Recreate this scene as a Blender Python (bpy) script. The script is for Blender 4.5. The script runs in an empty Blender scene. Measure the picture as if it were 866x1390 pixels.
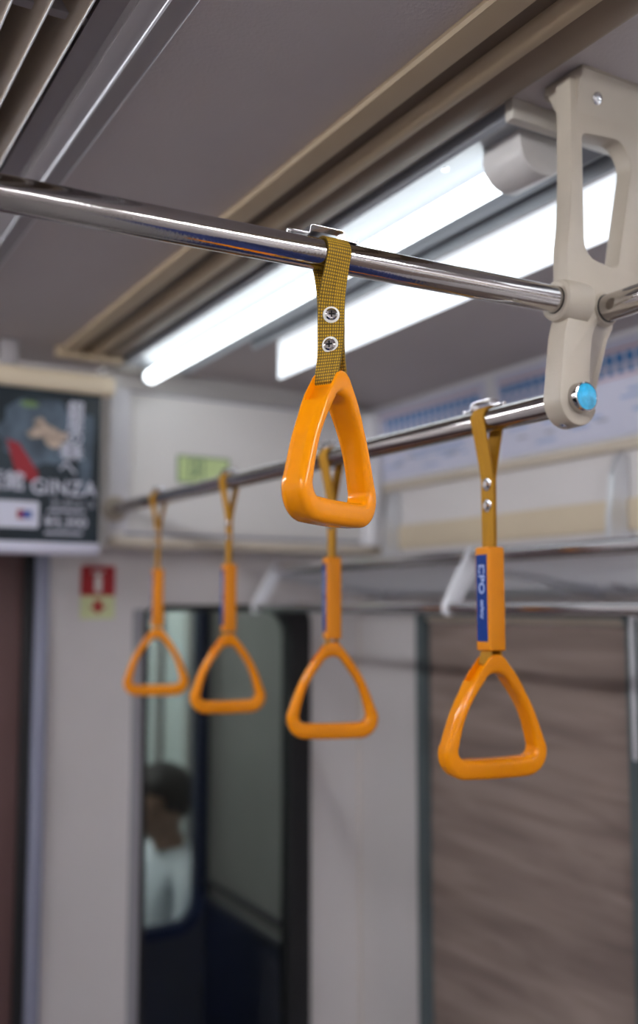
import bpy, bmesh, math, random
from mathutils import Vector, Matrix
random.seed(4)
S = 0.84          # design units -> metres
ZO = 0.30         # design floor height is -0.30
C = bpy.context.scene.collection
PI = math.pi

def W(p):
    return Vector((p[0]*S, p[1]*S, (p[2]+ZO)*S))

# ---------------------------------------------------------------- materials
MATS = {}
def nmat(name, col, rough=0.5, metal=0.0, spec=0.5, emit=None, estr=0.0, bump=None, var=None, coat=0.0,
         trans=0.0, ior=1.45, aniso=None):
    m = bpy.data.materials.new(name); m.use_nodes = True
    nt = m.node_tree; b = nt.nodes['Principled BSDF']
    b.inputs['Base Color'].default_value = (*col, 1)
    b.inputs['Roughness'].default_value = rough
    b.inputs['Metallic'].default_value = metal
    b.inputs['Specular IOR Level'].default_value = spec
    b.inputs['Coat Weight'].default_value = coat
    b.inputs['Transmission Weight'].default_value = trans
    b.inputs['IOR'].default_value = ior
    if emit:
        b.inputs['Emission Color'].default_value = (*emit, 1)
        b.inputs['Emission Strength'].default_value = estr
    tc = nt.nodes.new('ShaderNodeTexCoord')
    if var:   # (scale xyz, amount, detail)
        mp = nt.nodes.new('ShaderNodeMapping'); mp.inputs['Scale'].default_value = var[0]
        nt.links.new(tc.outputs['Object'], mp.inputs['Vector'])
        nz = nt.nodes.new('ShaderNodeTexNoise'); nz.inputs['Scale'].default_value = 1.0
        nz.inputs['Detail'].default_value = 4
        nt.links.new(mp.outputs['Vector'], nz.inputs['Vector'])
        rp = nt.nodes.new('ShaderNodeValToRGB')
        a = var[1]
        rp.color_ramp.elements[0].position = 0.3; rp.color_ramp.elements[1].position = 0.7
        rp.color_ramp.elements[0].color = (*[c*(1-a) for c in col], 1)
        rp.color_ramp.elements[1].color = (*[min(1, c*(1+a)) for c in col], 1)
        nt.links.new(nz.outputs['Fac'], rp.inputs['Fac'])
        nt.links.new(rp.outputs['Color'], b.inputs['Base Color'])
    if bump:  # (scale xyz, strength)
        mp = nt.nodes.new('ShaderNodeMapping'); mp.inputs['Scale'].default_value = bump[0]
        nt.links.new(tc.outputs['Object'], mp.inputs['Vector'])
        nz = nt.nodes.new('ShaderNodeTexNoise'); nz.inputs['Scale'].default_value = 1.0
        nt.links.new(mp.outputs['Vector'], nz.inputs['Vector'])
        bp = nt.nodes.new('ShaderNodeBump'); bp.inputs['Strength'].default_value = bump[1]
        bp.inputs['Distance'].default_value = 0.002
        nt.links.new(nz.outputs['Fac'], bp.inputs['Height'])
        nt.links.new(bp.outputs['Normal'], b.inputs['Normal'])
    MATS[name] = m
    return m

nmat('ceiling', (.49,.44,.435), .62, bump=((300,300,300),.25), var=((3,3,3),.04))
nmat('duct_metal', (.30,.275,.28), .38, var=((2,2,2),.05))
nmat('slat_metal', (.35,.275,.205), .35, var=((2,2,2),.05))
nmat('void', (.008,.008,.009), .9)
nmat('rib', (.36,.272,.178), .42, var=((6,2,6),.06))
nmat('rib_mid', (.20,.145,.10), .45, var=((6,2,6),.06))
nmat('rib_shade', (.12,.08,.05), .5, var=((6,2,6),.06))  # darker copy of rib, shade of the groove put into the colour
nmat('fixture', (.27,.28,.30), .30)
nmat('fixture_cover', (.62,.59,.57), .38)
nmat('fixture_rim', (.60,.56,.50), .42)
nmat('panel_white', (.85,.87,.93), .4)
nmat('chrome', (.50,.475,.465), .085, 1.0, bump=((400,400,400),.03))
nmat('steel', (.70,.70,.72), .20, 1.0)
nmat('stay_white', (.78,.78,.82), .3)
nmat('frame_grey', (.30,.29,.31), .4)
nmat('rack_chrome', (.62,.61,.62), .09, 1.0)
nmat('wire', (.75,.75,.78), .35, .3)
nmat('alu', (.66,.67,.70), .33, .55)
nmat('cast', (.46,.40,.325), .42, spec=.5, bump=((500,500,500),.12), var=((12,12,12),.07))
nmat('orange', (.90,.290,.0015), .18, spec=.3, coat=.12, var=((9,9,9),.05))
nmat('orange_sleeve', (.82,.27,.002), .34, spec=.4)
nmat('blue_label', (.0015,.040,.24), .5, spec=.3)
nmat('label_white', (.45,.55,.85), .5)
nmat('blue_cap', (.03,.42,.72), .25, coat=.5, var=((90,90,90),.35))
nmat('wall', (.68,.64,.63), .5, var=((3,3,3),.03))
nmat('wall_pale', (.74,.725,.75), .45, var=((3,3,3),.03))
nmat('header', (.80,.775,.745), .45, var=((3,3,3),.03))
nmat('cream', (.66,.55,.40), .5, var=((4,4,4),.04))
nmat('cream_band', (.60,.52,.42), .5, var=((4,4,4),.04))
nmat('brown_door', (.135,.075,.072), .4, var=((3,3,1),.08))
nmat('bluegrey', (.28,.29,.38), .4)
nmat('rubber', (.012,.012,.013), .55)
nmat('seal', (.10,.125,.13), .5)
nmat('gasket_blue', (.012,.02,.06), .5)
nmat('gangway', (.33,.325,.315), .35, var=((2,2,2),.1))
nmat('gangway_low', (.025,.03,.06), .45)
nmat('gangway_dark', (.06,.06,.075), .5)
nmat('car_green', (.52,.575,.56), .5, var=((2,2,2),.05))
nmat('floor', (.36,.34,.33), .5, var=((30,30,30),.15))
nmat('seat_fabric', (.05,.07,.22), .85, var=((60,60,60),.25))
nmat('red', (.42,.012,.018), .45)
nmat('sign_white', (.78,.76,.72), .5)
nmat('sign_yellow', (.68,.72,.40), .5)
nmat('sign_green', (.66,.80,.38), .5)
nmat('sign_ink', (.20,.30,.17), .5)
nmat('paper', (.60,.60,.72), .5, var=((8,8,8),.05))
nmat('ink_blue', (.02,.19,.50), .5)
nmat('ink_pale', (.30,.40,.62), .5)
nmat('ink_grey', (.30,.30,.36), .5)
nmat('ink_red', (.50,.22,.25), .5)
nmat('poster_text', (.62,.62,.72), .5)
nmat('poster_red', (.30,.015,.025), .5)
nmat('poster_tan', (.42,.32,.25), .5, var=((60,60,60),.4))
nmat('poster_slate', (.075,.105,.14), .5, var=((14,14,14),.6))
nmat('poster_base', (.02,.032,.042), .5, var=((5,5,5),.6))
nmat('poster_blue', (.03,.08,.35), .5)
nmat('poster_green', (.14,.22,.08), .5)
nmat('bar_white', (.62,.61,.72), .4)
nmat('skin', (.42,.24,.17), .55)
nmat('hair', (.012,.010,.010), .6, bump=((200,200,30),.6))
nmat('shirt', (.74,.78,.84), .8, bump=((60,60,60),.4))
nmat('trousers', (.03,.03,.045), .8)
nmat('eye', (.7,.7,.7), .2)
nmat('bag_strap', (.01,.012,.03), .7)
nmat('tube', (.9,.95,1), .4, emit=(.90,.97,1.0), estr=1.0)
nmat('tube_fill', (.9,.95,1), .4, emit=(1.0,1.0,1.0), estr=1.0)
nmat('tube_strong', (.9,.95,1), .4, emit=(.95,.97,1.0), estr=1.0)
nmat('diffuser', (.8,.85,.9), .4, emit=(.90,.95,1.0), estr=.68)  # emission put into the white panel beside the visible tube
nmat('fill_soft', (.8,.85,.9), .4, emit=(.95,1.0,.97), estr=12)
nmat('black_plastic', (.02,.02,.022), .4)

# window glass
def glassmat():
    m = bpy.data.materials.new('glass'); m.use_nodes = True
    nt = m.node_tree; nt.nodes.clear()
    o = nt.nodes.new('ShaderNodeOutputMaterial'); mx = nt.nodes.new('ShaderNodeMixShader')
    t = nt.nodes.new('ShaderNodeBsdfTransparent'); g = nt.nodes.new('ShaderNodeBsdfGlossy')
    f = nt.nodes.new('ShaderNodeFresnel'); f.inputs['IOR'].default_value = 1.35
    t.inputs['Color'].default_value = (.86,.88,.87,1); g.inputs['Roughness'].default_value = .02
    nt.links.new(f.outputs[0], mx.inputs[0]); nt.links.new(t.outputs[0], mx.inputs[1])
    nt.links.new(g.outputs[0], mx.inputs[2]); nt.links.new(mx.outputs[0], o.inputs[0])
    MATS['glass'] = m
glassmat()

# woven webbing, UV driven
def webmat(name, c1, c2, rough=.75):
    m = bpy.data.materials.new(name); m.use_nodes = True
    nt = m.node_tree; b = nt.nodes['Principled BSDF']
    b.inputs['Roughness'].default_value = rough
    b.inputs['Sheen Weight'].default_value = 0
    uv = nt.nodes.new('ShaderNodeUVMap')
    outs = []
    for d, sc in (('X', 11), ('Y', 300)):
        w = nt.nodes.new('ShaderNodeTexWave'); w.wave_type = 'BANDS'; w.bands_direction = d
        w.inputs['Scale'].default_value = sc/ (2*PI) * 2
        w.inputs['Distortion'].default_value = .4 if d == 'X' else 0.25
        nt.links.new(uv.outputs[0], w.inputs['Vector']); outs.append(w)
    mul = nt.nodes.new('ShaderNodeMath'); mul.operation = 'MULTIPLY'
    nt.links.new(outs[0].outputs['Fac'], mul.inputs[0]); nt.links.new(outs[1].outputs['Fac'], mul.inputs[1])
    nz = nt.nodes.new('ShaderNodeTexNoise'); nz.inputs['Scale'].default_value = 14
    nt.links.new(uv.outputs[0], nz.inputs['Vector'])
    ad = nt.nodes.new('ShaderNodeMath'); ad.operation = 'MULTIPLY_ADD'
    nt.links.new(nz.outputs['Fac'], ad.inputs[0]); ad.inputs[1].default_value = .5
    nt.links.new(mul.outputs[0], ad.inputs[2])
    rp = nt.nodes.new('ShaderNodeValToRGB')
    rp.color_ramp.elements[0].position = .2; rp.color_ramp.elements[1].position = 1.0
    rp.color_ramp.elements[0].color = (*c1, 1); rp.color_ramp.elements[1].color = (*c2, 1)
    nt.links.new(ad.outputs[0], rp.inputs['Fac']); nt.links.new(rp.outputs['Color'], b.inputs['Base Color'])
    bp = nt.nodes.new('ShaderNodeBump'); bp.inputs['Strength'].default_value = .5; bp.inputs['Distance'].default_value = .0006
    nt.links.new(mul.outputs[0], bp.inputs['Height']); nt.links.new(bp.outputs['Normal'], b.inputs['Normal'])
    MATS[name] = m
webmat('web_front', (.11,.062,.001), (.62,.345,.002))
webmat('web', (.30,.13,.001), (.72,.345,.001))

# rippled roller blind
def blindmat():
    m = bpy.data.materials.new('blind'); m.use_nodes = True
    nt = m.node_tree; b = nt.nodes['Principled BSDF']; b.inputs['Roughness'].default_value = .8
    tc = nt.nodes.new('ShaderNodeTexCoord'); mp = nt.nodes.new('ShaderNodeMapping')
    mp.inputs['Scale'].default_value = (1, 2.6, 22)
    nt.links.new(tc.outputs['Object'], mp.inputs['Vector'])
    nz = nt.nodes.new('ShaderNodeTexNoise'); nz.inputs['Scale'].default_value = 1.0
    nz.inputs['Detail'].default_value = 5; nz.inputs['Distortion'].default_value = .6
    nt.links.new(mp.outputs['Vector'], nz.inputs['Vector'])
    rp = nt.nodes.new('ShaderNodeValToRGB')
    rp.color_ramp.elements[0].position = .34; rp.color_ramp.elements[0].color = (.215,.158,.135,1)
    rp.color_ramp.elements[1].position = .62; rp.color_ramp.elements[1].color = (.34,.258,.222,1)
    nt.links.new(nz.outputs['Fac'], rp.inputs['Fac']); nt.links.new(rp.outputs['Color'], b.inputs['Base Color'])
    bp = nt.nodes.new('ShaderNodeBump'); bp.inputs['Strength'].default_value = .6; bp.inputs['Distance'].default_value = .004
    nt.links.new(nz.outputs['Fac'], bp.inputs['Height']); nt.links.new(bp.outputs['Normal'], b.inputs['Normal'])
    MATS['blind'] = m
blindmat()

# ---------------------------------------------------------------- mesh building
class MB:
    def __init__(s): s.bm = bmesh.new(); s.uv = None
    def box(s, x0, x1, y0, y1, z0, z1, bev=0, seg=2, rot=None):
        tmp = bmesh.new(); bmesh.ops.create_cube(tmp, size=1)
        for v in tmp.verts:
            v.co = Vector(((x0+x1)/2+v.co.x*(x1-x0), (y0+y1)/2+v.co.y*(y1-y0), (z0+z1)/2+v.co.z*(z1-z0)))
        if bev: bmesh.ops.bevel(tmp, geom=tmp.edges[:], offset=bev, segments=seg, profile=.5, affect='EDGES', clamp_overlap=True)
        if rot is not None:
            c = Vector(((x0+x1)/2, (y0+y1)/2, (z0+z1)/2))
            for v in tmp.verts: v.co = c + rot @ (v.co-c)
        s.merge(tmp); return s
    def merge(s, tmp, mat=None):
        mp = {}
        for v in tmp.verts: mp[v] = s.bm.verts.new(mat @ v.co if mat else v.co)
        for f in tmp.faces:
            try: s.bm.faces.new([mp[v] for v in f.verts])
            except ValueError: pass
        tmp.free()
    def cyl(s, p0, p1, r, seg=24, r2=None, bev=0):
        p0 = Vector(p0); p1 = Vector(p1); d = (p1-p0)
        prof = [(0, 0), (0, r)] if not bev else [(0, 0), (0, r-bev), (bev*.3, r-bev*.3), (bev, r)]
        L = d.length; rr = r if r2 is None else r2
        prof += [(L, rr), (L, 0)] if not bev else [(L-bev, rr), (L-bev*.3, rr-bev*.3), (L, rr-bev), (L, 0)]
        return s.lathe(p0, d, prof, seg)
    def lathe(s, p0, d, prof, seg=24):
        p0 = Vector(p0); d = Vector(d).normalized()
        a = d.orthogonal().normalized(); b = d.cross(a)
        rings = []
        for (t, r) in prof:
            if r < 1e-7: rings.append([s.bm.verts.new(p0+d*t)])
            else: rings.append([s.bm.verts.new(p0+d*t+(a*math.cos(k*2*PI/seg)+b*math.sin(k*2*PI/seg))*r) for k in range(seg)])
        for A, B in zip(rings, rings[1:]):
            for k in range(seg):
                k2 = (k+1) % seg
                if len(A) == 1 and len(B) == 1: continue
                if len(A) == 1: s.bm.faces.new([A[0], B[k2], B[k]])
                elif len(B) == 1: s.bm.faces.new([A[k], A[k2], B[0]])
                else: s.bm.faces.new([A[k], A[k2], B[k2], B[k]])
        return s
    def sweep(s, pts, r, seg=12, closed=False):
        pts = [Vector(p) for p in pts]; n = len(pts); rings = []
        up = None
        for i in range(n):
            t = (pts[(i+1) % n]-pts[i-1]) if closed or 0 < i < n-1 else (pts[1]-pts[0] if i == 0 else pts[-1]-pts[-2])
            t.normalize()
            if up is None: up = t.orthogonal().normalized()
            up = (up-t*up.dot(t)).normalized(); b = t.cross(up)
            rings.append([s.bm.verts.new(pts[i]+(up*math.cos(k*2*PI/seg)+b*math.sin(k*2*PI/seg))*r) for k in range(seg)])
        m = n if closed else n-1
        for i in range(m):
            A, B = rings[i], rings[(i+1) % n]
            for k in range(seg):
                s.bm.faces.new([A[k], A[(k+1) % seg], B[(k+1) % seg], B[k]])
        if not closed:
            s.bm.faces.new(rings[0]); s.bm.faces.new(rings[-1][::-1])
        return s
    def prism(s, pts, axis, a0, a1, bev=0):
        """extrude 2D outline along axis ('x': (y,z), 'y': (x,z), 'z': (x,y))"""
        def mk(p, a): return {'x': (a, p[0], p[1]), 'y': (p[0], a, p[1]), 'z': (p[0], p[1], a)}[axis]
        tmp = bmesh.new()
        A = [tmp.verts.new(mk(p, a0)) for p in pts]; B = [tmp.verts.new(mk(p, a1)) for p in pts]
        n = len(pts)
        for i in range(n): tmp.faces.new([A[i], A[(i+1) % n], B[(i+1) % n], B[i]])
        fa = tmp.faces.new(A[::-1]); fb = tmp.faces.new(B)
        if bev:
            ed = list(set(list(fa.edges)+list(fb.edges)))
            bmesh.ops.bevel(tmp, geom=ed, offset=bev, segments=2, profile=.5, affect='EDGES', clamp_overlap=True)
        s.merge(tmp); return s
    def strip(s, pts, wdirs, w, th):
        """flat band with UVs: pts centre line, wdirs width directions"""
        uvl = s.bm.loops.layers.uv.get('UVMap') or s.bm.loops.layers.uv.new('UVMap')
        n = len(pts); rows = []; acc = [0]
        for i in range(1, n): acc.append(acc[-1]+(pts[i]-pts[i-1]).length)
        for i in range(n):
            t = (pts[min(i+1, n-1)]-pts[max(i-1, 0)]).normalized()
            wd = wdirs[i]; wd = (wd-t*wd.dot(t)).normalized(); nr = t.cross(wd)
            p = pts[i]; h = w/2; q = th/2; e = th*.35
            sec = [(-h, -q+e), (-h+e, -q), (0, -q*1.15), (h-e, -q), (h, -q+e), (h, q-e), (h-e, q), (0, q*1.15), (-h+e, q), (-h, q-e)]
            rows.append([(s.bm.verts.new(p+wd*a+nr*b), a/w+.5) for a, b in sec])
        for i in range(n-1):
            for k in range(len(rows[0])):
                k2 = (k+1) % len(rows[0])
                q = [rows[i][k], rows[i][k2], rows[i+1][k2], rows[i+1][k]]; vv = [acc[i], acc[i], acc[i+1], acc[i+1]]
                f = s.bm.faces.new([x[0] for x in q])
                for lp, x, v in zip(f.loops, q, vv): lp[uvl].uv = (x[1], v)
        s.bm.faces.new([x[0] for x in rows[0]][::-1]); s.bm.faces.new([x[0] for x in rows[-1]])
        return s

def link(name, mb, mat, parent=None, base=None, flat=False, ang=35):
    """design-space bmesh -> ONE object; if parent, base = the parent's design location"""
    bm = mb.bm if isinstance(mb, MB) else mb
    if parent is not None: b0 = Vector(parent['_b'])
    elif base is not None: b0 = Vector(base)
    else:
        xs = [v.co for v in bm.verts]
        b0 = Vector(((min(v.x for v in xs)+max(v.x for v in xs))/2, (min(v.y for v in xs)+max(v.y for v in xs))/2, min(v.z for v in xs)))
    for v in bm.verts: v.co = (v.co-b0)*S
    bmesh.ops.recalc_face_normals(bm, faces=bm.faces[:])
    me = bpy.data.meshes.new(name); bm.to_mesh(me); bm.free()
    me.materials.append(MATS[mat])
    if not flat:
        me.polygons.foreach_set('use_smooth', [True]*len(me.polygons))
        me.set_sharp_from_angle(angle=math.radians(ang))
    o = bpy.data.objects.new(name, me); C.objects.link(o)
    if parent is not None: o.parent = parent
    else: o.location = W(b0)
    o['_b'] = list(b0)
    return o
def tag(o, label=None, cat=None, group=None, kind=None):
    if label: o['label'] = label
    if cat: o['category'] = cat
    if group: o['group'] = group
    if kind: o['kind'] = kind
    return o
def thing(name, base, label, cat, group=None):
    o = bpy.data.objects.new(name, None); C.objects.link(o); o.location = W(base); o['_b'] = list(base)
    o.empty_display_size = .05
    return tag(o, label, cat, group)
def struct(name, mb, mat, label=None, **k):
    o = link(name, mb, mat, **k); tag(o, label, None, None, 'structure'); return o

def rrect(x0, x1, z0, z1, r, n=6):
    if not isinstance(r, (list, tuple)): r = [r]*4      # BL, BR, TR, TL
    out = []
    for (cx, cz, a0, rr) in ((x0, z0, PI, r[0]), (x1, z0, 1.5*PI, r[1]), (x1, z1, 0, r[2]), (x0, z1, .5*PI, r[3])):
        sx = 1 if cx == x0 else -1; sz = 1 if cz == z0 else -1
        if rr <= 0: out.append((cx, cz)); continue
        for k in range(n+1):
            a = a0+k/n*PI/2
            out.append((cx+sx*rr+math.cos(a)*rr, cz+sz*rr+math.sin(a)*rr))
    return out
def plate(outer, holes, axis, a0, a1, bev=0, res=1):
    """2D outline with holes -> solid plate, through a filled curve, rims bevelled"""
    cu = bpy.data.curves.new('t', 'CURVE'); cu.dimensions = '2D'; cu.fill_mode = 'BOTH'
    for pl in [outer]+holes:
        sp = cu.splines.new('POLY'); sp.points.add(len(pl)-1); sp.use_cyclic_u = True
        for p, q in zip(sp.points, pl): p.co = (q[0], q[1], 0, 1)
    cu.extrude = abs(a1-a0)/2
    ob = bpy.data.objects.new('t', cu)
    C.objects.link(ob)
    dg = bpy.context.evaluated_depsgraph_get(); dg.update()
    me = bpy.data.meshes.new_from_object(ob.evaluated_get(dg))
    mb = MB(); bm = mb.bm; bm.from_mesh(me); bmesh.ops.remove_doubles(bm, verts=bm.verts[:], dist=1e-6)
    if bev:
        bm.normal_update()
        ed = [e for e in bm.edges if len(e.link_faces) == 2 and abs(abs(e.link_faces[0].normal.z)-abs(e.link_faces[1].normal.z)) > .5]
        bmesh.ops.bevel(bm, geom=ed, offset=bev, segments=2, profile=.5, affect='EDGES', clamp_overlap=True)
    mid = (a0+a1)/2
    for v in bm.verts:
        x, y, z = v.co
        v.co = {'y': (x, mid+z, y), 'x': (mid+z, x, y), 'z': (x, y, mid+z)}[axis]
    bpy.data.objects.remove(ob); bpy.data.curves.remove(cu); bpy.data.meshes.remove(me)
    return mb
def loft2(front, back, yf, yb, bev):
    """matched outlines (x,z) at two depths, front rim softened"""
    mb = MB(); n = len(front)
    cx = sum(p[0] for p in front)/n; cz = sum(p[1] for p in front)/n
    def inset(pts, d):
        out = []
        for i, p in enumerate(pts):
            a = Vector(pts[i-1]); b = Vector(pts[(i+1) % n]); t = (b-a).normalized(); nn = Vector((-t.y, t.x))
            out.append((p[0]+nn.x*d, p[1]+nn.y*d))
        return out
    area = sum(front[i-1][0]*front[i][1]-front[i][0]*front[i-1][1] for i in range(n))
    sg = 1 if area > 0 else -1
    lay = [(inset(front, sg*bev), yf), (inset(front, sg*bev*.3), yf+bev*.3), (front, yf+bev), (back, yb-bev), (inset(back, sg*bev), yb)]
    rows = [[mb.bm.verts.new((p[0], y, p[1])) for p in o] for o, y in lay]
    for A, B in zip(rows, rows[1:]):
        for k in range(n): mb.bm.faces.new([A[k], A[(k+1) % n], B[(k+1) % n], B[k]])
    mb.bm.faces.new(rows[0]); mb.bm.faces.new(rows[-1][::-1])
    return mb
def text(mb, txt, size, place, th=.0008, squash=1.0, shear=0, align='LEFT', spacing=1.0):
    """place: function (x, y, depth) -> design point"""
    cu = bpy.data.curves.new('t', 'FONT'); cu.body = txt; cu.size = size; cu.extrude = th/2; cu.align_x = align
    cu.space_character = spacing; cu.resolution_u = 3; cu.offset = size*.012
    ob = bpy.data.objects.new('t', cu); C.objects.link(ob)
    dg = bpy.context.evaluated_depsgraph_get(); dg.update()
    me = bpy.data.meshes.new_from_object(ob.evaluated_get(dg))
    t = bmesh.new(); t.from_mesh(me)
    for v in t.verts: v.co = Vector(place(v.co.x*squash, v.co.y, v.co.z))
    mb.merge(t)
    bpy.data.objects.remove(ob); bpy.data.curves.remove(cu); bpy.data.meshes.remove(me)

# ---------------------------------------------------------------- the car shell
XL, XR, YB, YF, ZF, ZC = -1.12, 1.67, -3.2, 2.62, -0.30, 2.40
struct('floor', MB().box(XL-.1, XR+.1, YB-.1, 5.2, ZF-.05, ZF), 'floor')

# ceiling: flat centre panel, gap for the line diffuser, falling towards the sides
m = MB()
m.box(.385, 1.10, YB, YF+.1, ZC, ZC+.05)
m.box(XL+.25, .06, YB, YF+.1, ZC, ZC+.05)
m.prism([(1.10,ZC), (1.35,ZC-.004), (1.56,ZC-.022), (1.60,ZC-.035), (1.648,ZC-.05), (1.72,ZC-.05), (1.72,ZC+.05), (1.10,ZC+.05)], 'y', YB, YF+.1)
m.prism([(XL+.25,ZC), (XL+.08,ZC-.02), (XL+.03,ZC-.05), (XL-.05,ZC-.05), (XL-.05,ZC+.05), (XL+.25,ZC+.05)], 'y', YB, YF+.1)
m.box(.06, .385, YB, YF+.1, ZC+.09, ZC+.12)
struct('ceiling', m, 'ceiling')

# right side wall with window openings
def wall_side(name, x0, x1, wins):
    holes = [rrect(a, b, .55, 1.735, .03) for a, b in wins]
    return struct(name, plate([(YB,ZF), (YF+.1,ZF), (YF+.1,ZC-.04), (YB,ZC-.04)], holes, 'x', x0, x1), 'wall')
winsR = [(1.512, 2.285), (.40, 1.462), (-1.2, -.25)]
wall_side('wall_right', XR, XR+.06, winsR)
wall_side('wall_left', XL-.06, XL, [(1.2,2.2), (-.3,.9), (-2.0,-.8)])
# end wall (with door opening left and window opening right)
holes = [rrect(.955, 1.485, .45, 1.745, .05), [(-.10,ZF+.004), (.655,ZF+.004), (.655,1.93), (-.10,1.93)]]
struct('wall_front', plate([(XL-.05,ZF), (XR+.05,ZF), (XR+.05,ZC), (XL-.05,ZC)], holes, 'y', YF, YF+.05), 'wall')
struct('wall_back', MB().box(XL-.05, XR+.05, YB-.06, YB, ZF, ZC), 'wall')

# end door, brown
d = struct('door_1', MB().box(-.10, .655, YF+.012, YF+.045, ZF, 1.93, .003), 'brown_door')
link('door_handle', MB().box(.02, .05, YF-.02, YF+.012, .62, .86, .008), 'steel', d)
m = MB().box(.655, .690, YF-.028, YF+.01, ZF, 1.905, .006); struct('trim_13', MB().box(-.14, -.10, YF-.028, YF+.01, ZF, 1.905, .006), 'bluegrey')
struct('trim_1', m, 'bluegrey')
struct('trim_2', MB().box(.628, .655, YF-.006, YF+.011, ZF, 1.905, .002), 'rubber')
# panel beside the window with its grey frame strip
struct('trim_3', MB().box(.926, .957, YF-.014, YF+.0, ZF, 1.74, .004), 'frame_grey')

# end-wall window: rubber frame, glass
w = struct('window_1', plate(rrect(.950, 1.490, .44, 1.752, .055), [rrect(.972, 1.422, .47, 1.734, [.05,.06,.07,.01])], 'y', YF-.012, YF+.05, .003), 'rubber')
link('pane', MB().box(.965, 1.45, YF+.02, YF+.026, .455, 1.74), 'glass', w)
# vertical seam on the corner panel and window post
struct('trim_4', MB().box(1.668, 1.674, YF-.004, YF, ZF, 1.90), 'cream_band')

# side window 2: seal post, blind, glass
def side_window(idx, y0, y1, sealside):
    w = struct('window_%d' % idx, plate(rrect(y0-.016, y1+.016, .53, 1.752, .04), [rrect(y0+.012, y1-.018, .58, 1.722, .02)], 'x', XR-.012, XR+.05, .003), 'seal')
    link('pane', MB().box(XR+.04, XR+.046, y0, y1, .55, 1.735), 'glass', w)
    b = MB()
    n = 40
    # gently rippled cloth
    tmp = bmesh.new(); rows = []
    for i in range(13):
        yy = y0+.008+(y1-y0-.016)*i/12; r = []
        for j in range(n+1):
            zz = .57+(1.725-.57)*j/n
            r.append(tmp.verts.new((XR+.014+.0016*math.sin(j*1.9+i*.35)*math.sin(i*.5+1), yy, zz)))
        rows.append(r)
    for A, B in zip(rows, rows[1:]):
        for j in range(n): tmp.faces.new([A[j], A[j+1], B[j+1], B[j]])
    ex = bmesh.ops.extrude_face_region(tmp, geom=tmp.faces[:])
    for v in [g for g in ex['geom'] if isinstance(g, bmesh.types.BMVert)]: v.co.x += .003
    b.merge(tmp)
    link('roller_blind', b, 'blind', w)
    link('blind_roller', MB().cyl((XR+.012, y0+.01, 1.716), (XR+.012, y1-.01, 1.716), .012), 'cream_band', w)
for k, (a, b) in enumerate(winsR): side_window(2+k, a, b, 0)
# blind guide rail on the near post of window 2
struct('trim_5', MB().box(XR-.018, XR-.002, 1.497, 1.508, 1.42, 1.735, .004), 'wall_pale')
for k, (a, b) in enumerate([(1.2,2.2), (-.3,.9), (-2.0,-.8)]):
    w = struct('window_%d' % (5+k), plate(rrect(a-.016, b+.016, .53, 1.752, .04), [rrect(a+.015, b-.015, .58, 1.722, .03)], 'x', XL-.05, XL+.012, .003), 'seal')
    link('pane', MB().box(XL-.046, XL-.04, a, b, .55, 1.735), 'void', w)

# side wall bands: route-map cove, cream trims
struct('trim_6', MB().box(XR-.016, XR, YB, YF-.10, 2.092, 2.118, .006), 'cream_band')
struct('trim_7', MB().box(XR-.010, XR, YB, YF-.10, 1.915, 1.985, .004), 'cream')
struct('trim_8', MB().box(XR-.022, XR, YB, YF-.10, 1.775, 1.800, .008), 'alu')
struct('trim_9', MB().prism([(XR,2.118), (XR,2.36), (XR-.03,2.36), (XR-.022,2.30), (XR-.010,2.20), (XR-.006,2.118)], 'y', YB, YF-.10), 'wall_pale')

# ---------------------------------------------------------------- header box above the end door and window
HY = 2.50
hd = thing('equipment_cabinet', (1.25, HY, 1.905), 'long pale grey cabinet built in over the end window, with a flat cover', 'cabinet')
m = MB()
prof = [(YF,1.905), (HY+.012,1.905), (HY,1.917), (HY,2.325), (HY+.03,2.352), (HY+.045,2.399), (YF,2.399)]
m.prism(prof, 'x', .812, XR-.001)
link('body', m, 'header', hd)
link('cover_panel', plate(rrect(.875, 1.585, 1.950, 2.318, .008), [], 'y', HY-.007, HY+.002, .0025), 'header', hd)
link('edge_strip', MB().box(.815, .868, HY-.004, HY+.004, 1.945, 2.33, .002), 'wall_pale', hd)
link('bottom_lip', MB().box(.812, XR-.002, HY-.014, HY+.02, 1.903, 1.930, .009, 3), 'cream_band', hd)
link('shadow_gap', MB().box(.86, 1.60, HY-.0015, HY+.001, 1.936, 1.944), 'ink_grey', hd)
link('top_gap', MB().box(.86, 1.60, HY-.0015, HY+.001, 2.322, 2.327), 'ink_grey', hd)
link('lock_plate', plate(rrect(.925, .947, 2.095, 2.150, .004), [], 'y', HY-.006, HY), 'ink_pale', hd)
link('corner_column', MB().cyl((XR-.035, HY-.012, 1.93), (XR-.035, HY-.012, 2.33), .034), 'wall_pale', hd)

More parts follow.
